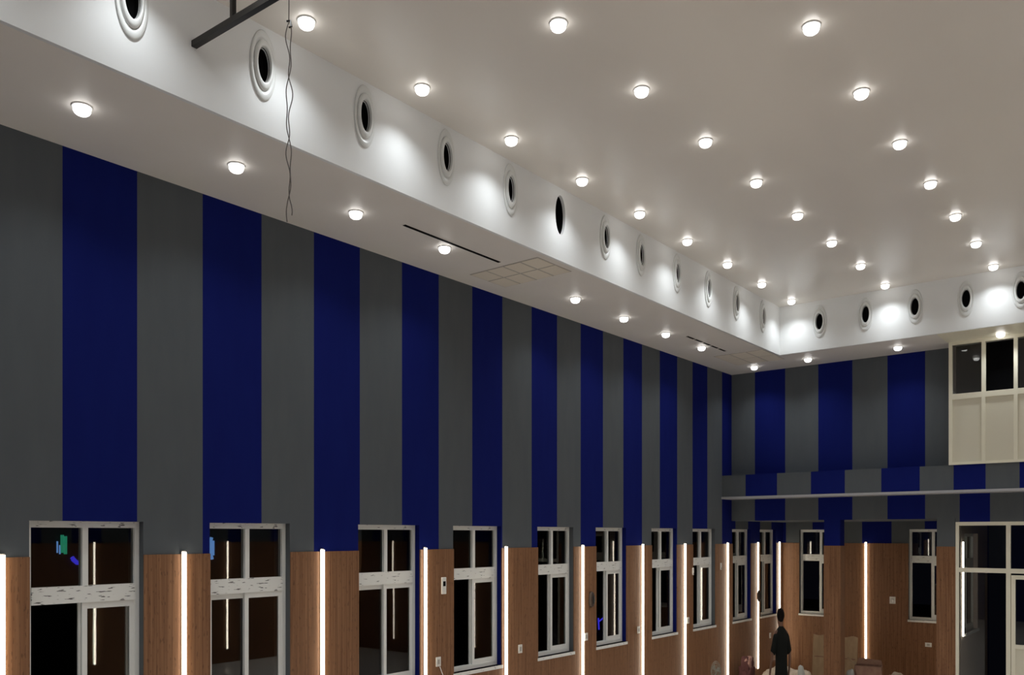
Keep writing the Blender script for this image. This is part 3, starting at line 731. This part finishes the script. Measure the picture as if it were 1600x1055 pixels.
# open carton lying tilted
c = pt(1357, 1040, 13.75)
root = empty('cardboard_box', (c.x, 13.75, 0), .15); tag(root, 'open reddish brown cardboard box with raised flaps below the rear strip light', 'box')
h = c.z; w, d = .19, .20; mb = MB(); t = .008
mb.box(-w, w, -d/2, -d/2+t, 0, h); mb.box(-w, w, d/2-t, d/2, 0, h); mb.box(-w, -w+t, -d/2+t, d/2-t, 0, h); mb.box(w-t, w, -d/2+t, d/2-t, 0, h); mb.box(-w+t, w-t, -d/2+t, d/2-t, 0, t)
mb.build('carton', M['card2'], root)
def flap(pts, m):
    mb = MB(); P = [Vector(p) for p in pts]; n = (P[1]-P[0]).cross(P[2]-P[1]).normalized()*.006
    mb.face(P); mb.face([p+n for p in reversed(P)])
    for i in range(4): mb.face([P[i], P[(i+1)%4], P[(i+1)%4]+n, P[i]+n])
    mb.build('flap', m, root)
flap([(-w, -d/2, h), (-w, d/2, h), (-w-.12, d/2, h+.09), (-w-.12, -d/2, h+.11)], M['card'])
flap([(-w, d/2, h), (w, d/2, h), (w-.03, d/2+.10, h+.06), (-w+.02, d/2+.10, h+.08)], M['card2'])
flap([(-w, -d/2, h), (w, -d/2, h), (w+.03, -d/2-.08, h-.15), (-w+.05, -d/2-.08, h-.15)], M['card2'])
def lump(name, c, r, m, lab, cat, seed, amp=.35, sub=4, flat=False, grp=None, freq=9, boxy=.62):
    bm = bmesh.new(); bmesh.ops.create_icosphere(bm, subdivisions=sub, radius=1)
    from mathutils import noise as nz
    for v in bm.verts:
        p = v.co.copy(); p = Vector([math.copysign(abs(t)**boxy, t) for t in p]); q = Vector((p.x*r[0], p.y*r[1], p.z*r[2]))
        k = 1 + amp*nz.noise(q*freq + Vector((seed*3.1, seed, 0))) + amp*.5*abs(nz.noise(q*freq*2.7 + Vector((seed, 7, 1))))
        v.co = Vector((q.x*k, q.y*k, max(q.z*k, -c[2]+.002)))
    for f in bm.faces: f.smooth = not flat
    me = bpy.data.meshes.new(name); bm.to_mesh(me); bm.free(); me.materials.append(m)
    o = bpy.data.objects.new(name, me); C.objects.link(o); o.location = c; tag(o, lab, cat, grp); return o
def lp_(px, py, Y): p = pt(px, py, Y); return p
p = pt(1232, 1046, 13.0)
lump('paper_heap', (p.x, 13.0, .24), (.42, .20, .27), M['paper'], 'heap of crumpled beige packing paper on the floor behind the person', 'paper heap', 3, .22, 5, True, freq=5)
p = pt(1267, 1036, 13.05)
lump('plastic_roll', (p.x-.01, 12.66, .30), (.048, .05, .31), M['greyplastic'], 'upright pale grey plastic bundle at the right end of the paper heap', 'plastic bundle', 5, .18, 4, True)
p = pt(1329, 1041, 13.5)
lump('plastic_bag', (p.x, 13.48, .23), (.065, .06, .27), M['greyplastic'], 'crumpled whitish plastic bag between the column and the cardboard box', 'bag', 9, .25, 4, True)
p = pt(1400, 1051, 14.0)
lump('paper_wad', (p.x, 14.0, .17), (.13, .10, .27), M['paper'], 'small crumpled tan paper wad on the floor right of the cardboard box', 'paper', 12, .25, 4, True)
p = pt(1167, 1030, 13.3)
root = empty('sack', (p.x, 13.3, 0)); tag(root, 'maroon sack with dusty pink cloth on top, against the left wall', 'sack')
for nm, cc, rr, mm, sd in (('sack_body', (0, 0, .24), (.10, .10, .27), 'maroon', 21), ('pink_cloth', (.035, -.03, .50), (.045, .055, .085), 'pink', 31)):
    o = lump(nm, cc, rr, M[mm], None, None, sd, .5, 4, True, freq=13, boxy=.5); o.parent = root
# small floor fan
p = pt(1118.5, 1049, 11.55)
root = empty('floor_fan', (p.x, 11.55, 0), A0); tag(root, 'small round wire floor fan against the left wall between two strip lights', 'fan')
zc_ = p.z; k = .5
mb = MB(); 
for rr, yy in ((.145, 0), (.12, -.03), (.08, -.04), (.12, .03)):
    mb.tube([(rr*k*math.cos(a*math.pi/18), yy*k, zc_+rr*math.sin(a*math.pi/18)) for a in range(37)], .0035, 6)
for j in range(16):
    a = j*math.pi/8; mb.tube([(.03*k*math.cos(a), -.045*k, zc_+.03*math.sin(a)), (.12*k*math.cos(a), -.03*k, zc_+.12*math.sin(a)), (.145*k*math.cos(a), 0, zc_+.145*math.sin(a))], .0022, 5)
mb.build('cage', M['fan'], root)
MB().lathe([(.03, -.02), (.034, 0), (.03, .03), (.001, .034)], 20, 'y', c=(0, 0, zc_), sc=(k, 1)).build('hub', M['fan'], root)
for j in range(3):
    a0 = j*2*math.pi/3+.3; pts = [(r*k*math.cos(a0+da), yy, zc_+r*math.sin(a0+da)) for r, da, yy in ((.03,-.2,-.008),(.10,-.45,-.012),(.115,.1,0),(.09,.5,.012),(.03,.4,.008))]
    mb = MB(); mb.face(pts); mb.face([(a, b+.003, c_) for a, b, c_ in reversed(pts)]); mb.build('blade', M['greyplastic'], root)
MB().tube([(0, .02, zc_-.02), (0, .02, .03)], .010, 10).build('stand', M['fan'], root)
MB().lathe([(.001, 0), (.12, 0), (.12, .012), (.05, .028), (.001, .03)], 28, 'z', c=(0, .02, .001), sc=(.6, .6)).build('base', M['fan'], root)

# ---------------------------------------------------------------- world, camera, view
wd = bpy.data.worlds.new('night'); bpy.context.scene.world = wd; wd.use_nodes = True
wd.node_tree.nodes['Background'].inputs[0].default_value = (.0012, .0013, .0022, 1); wd.node_tree.nodes['Background'].inputs[1].default_value = 1
cam = bpy.data.cameras.new('camera'); co = bpy.data.objects.new('camera', cam); C.objects.link(co)
co.location = (0, 0, E0); co.rotation_euler = (math.pi/2, 0, A0)
cam.sensor_width = 36; cam.lens = 36*1329.34/1600; cam.shift_y = (836-527.5)/1600; cam.clip_start = .05; cam.clip_end = 200
bpy.context.scene.camera = co
vs = bpy.context.scene.view_settings; vs.view_transform = 'Standard'; vs.look = 'None'; vs.gamma = 1; vs.use_curve_mapping = False; vs.exposure = 0.08
bpy.context.scene.cycles.use_denoising = True
bpy.context.scene.cycles.max_bounces = 10; bpy.context.scene.cycles.diffuse_bounces = 6
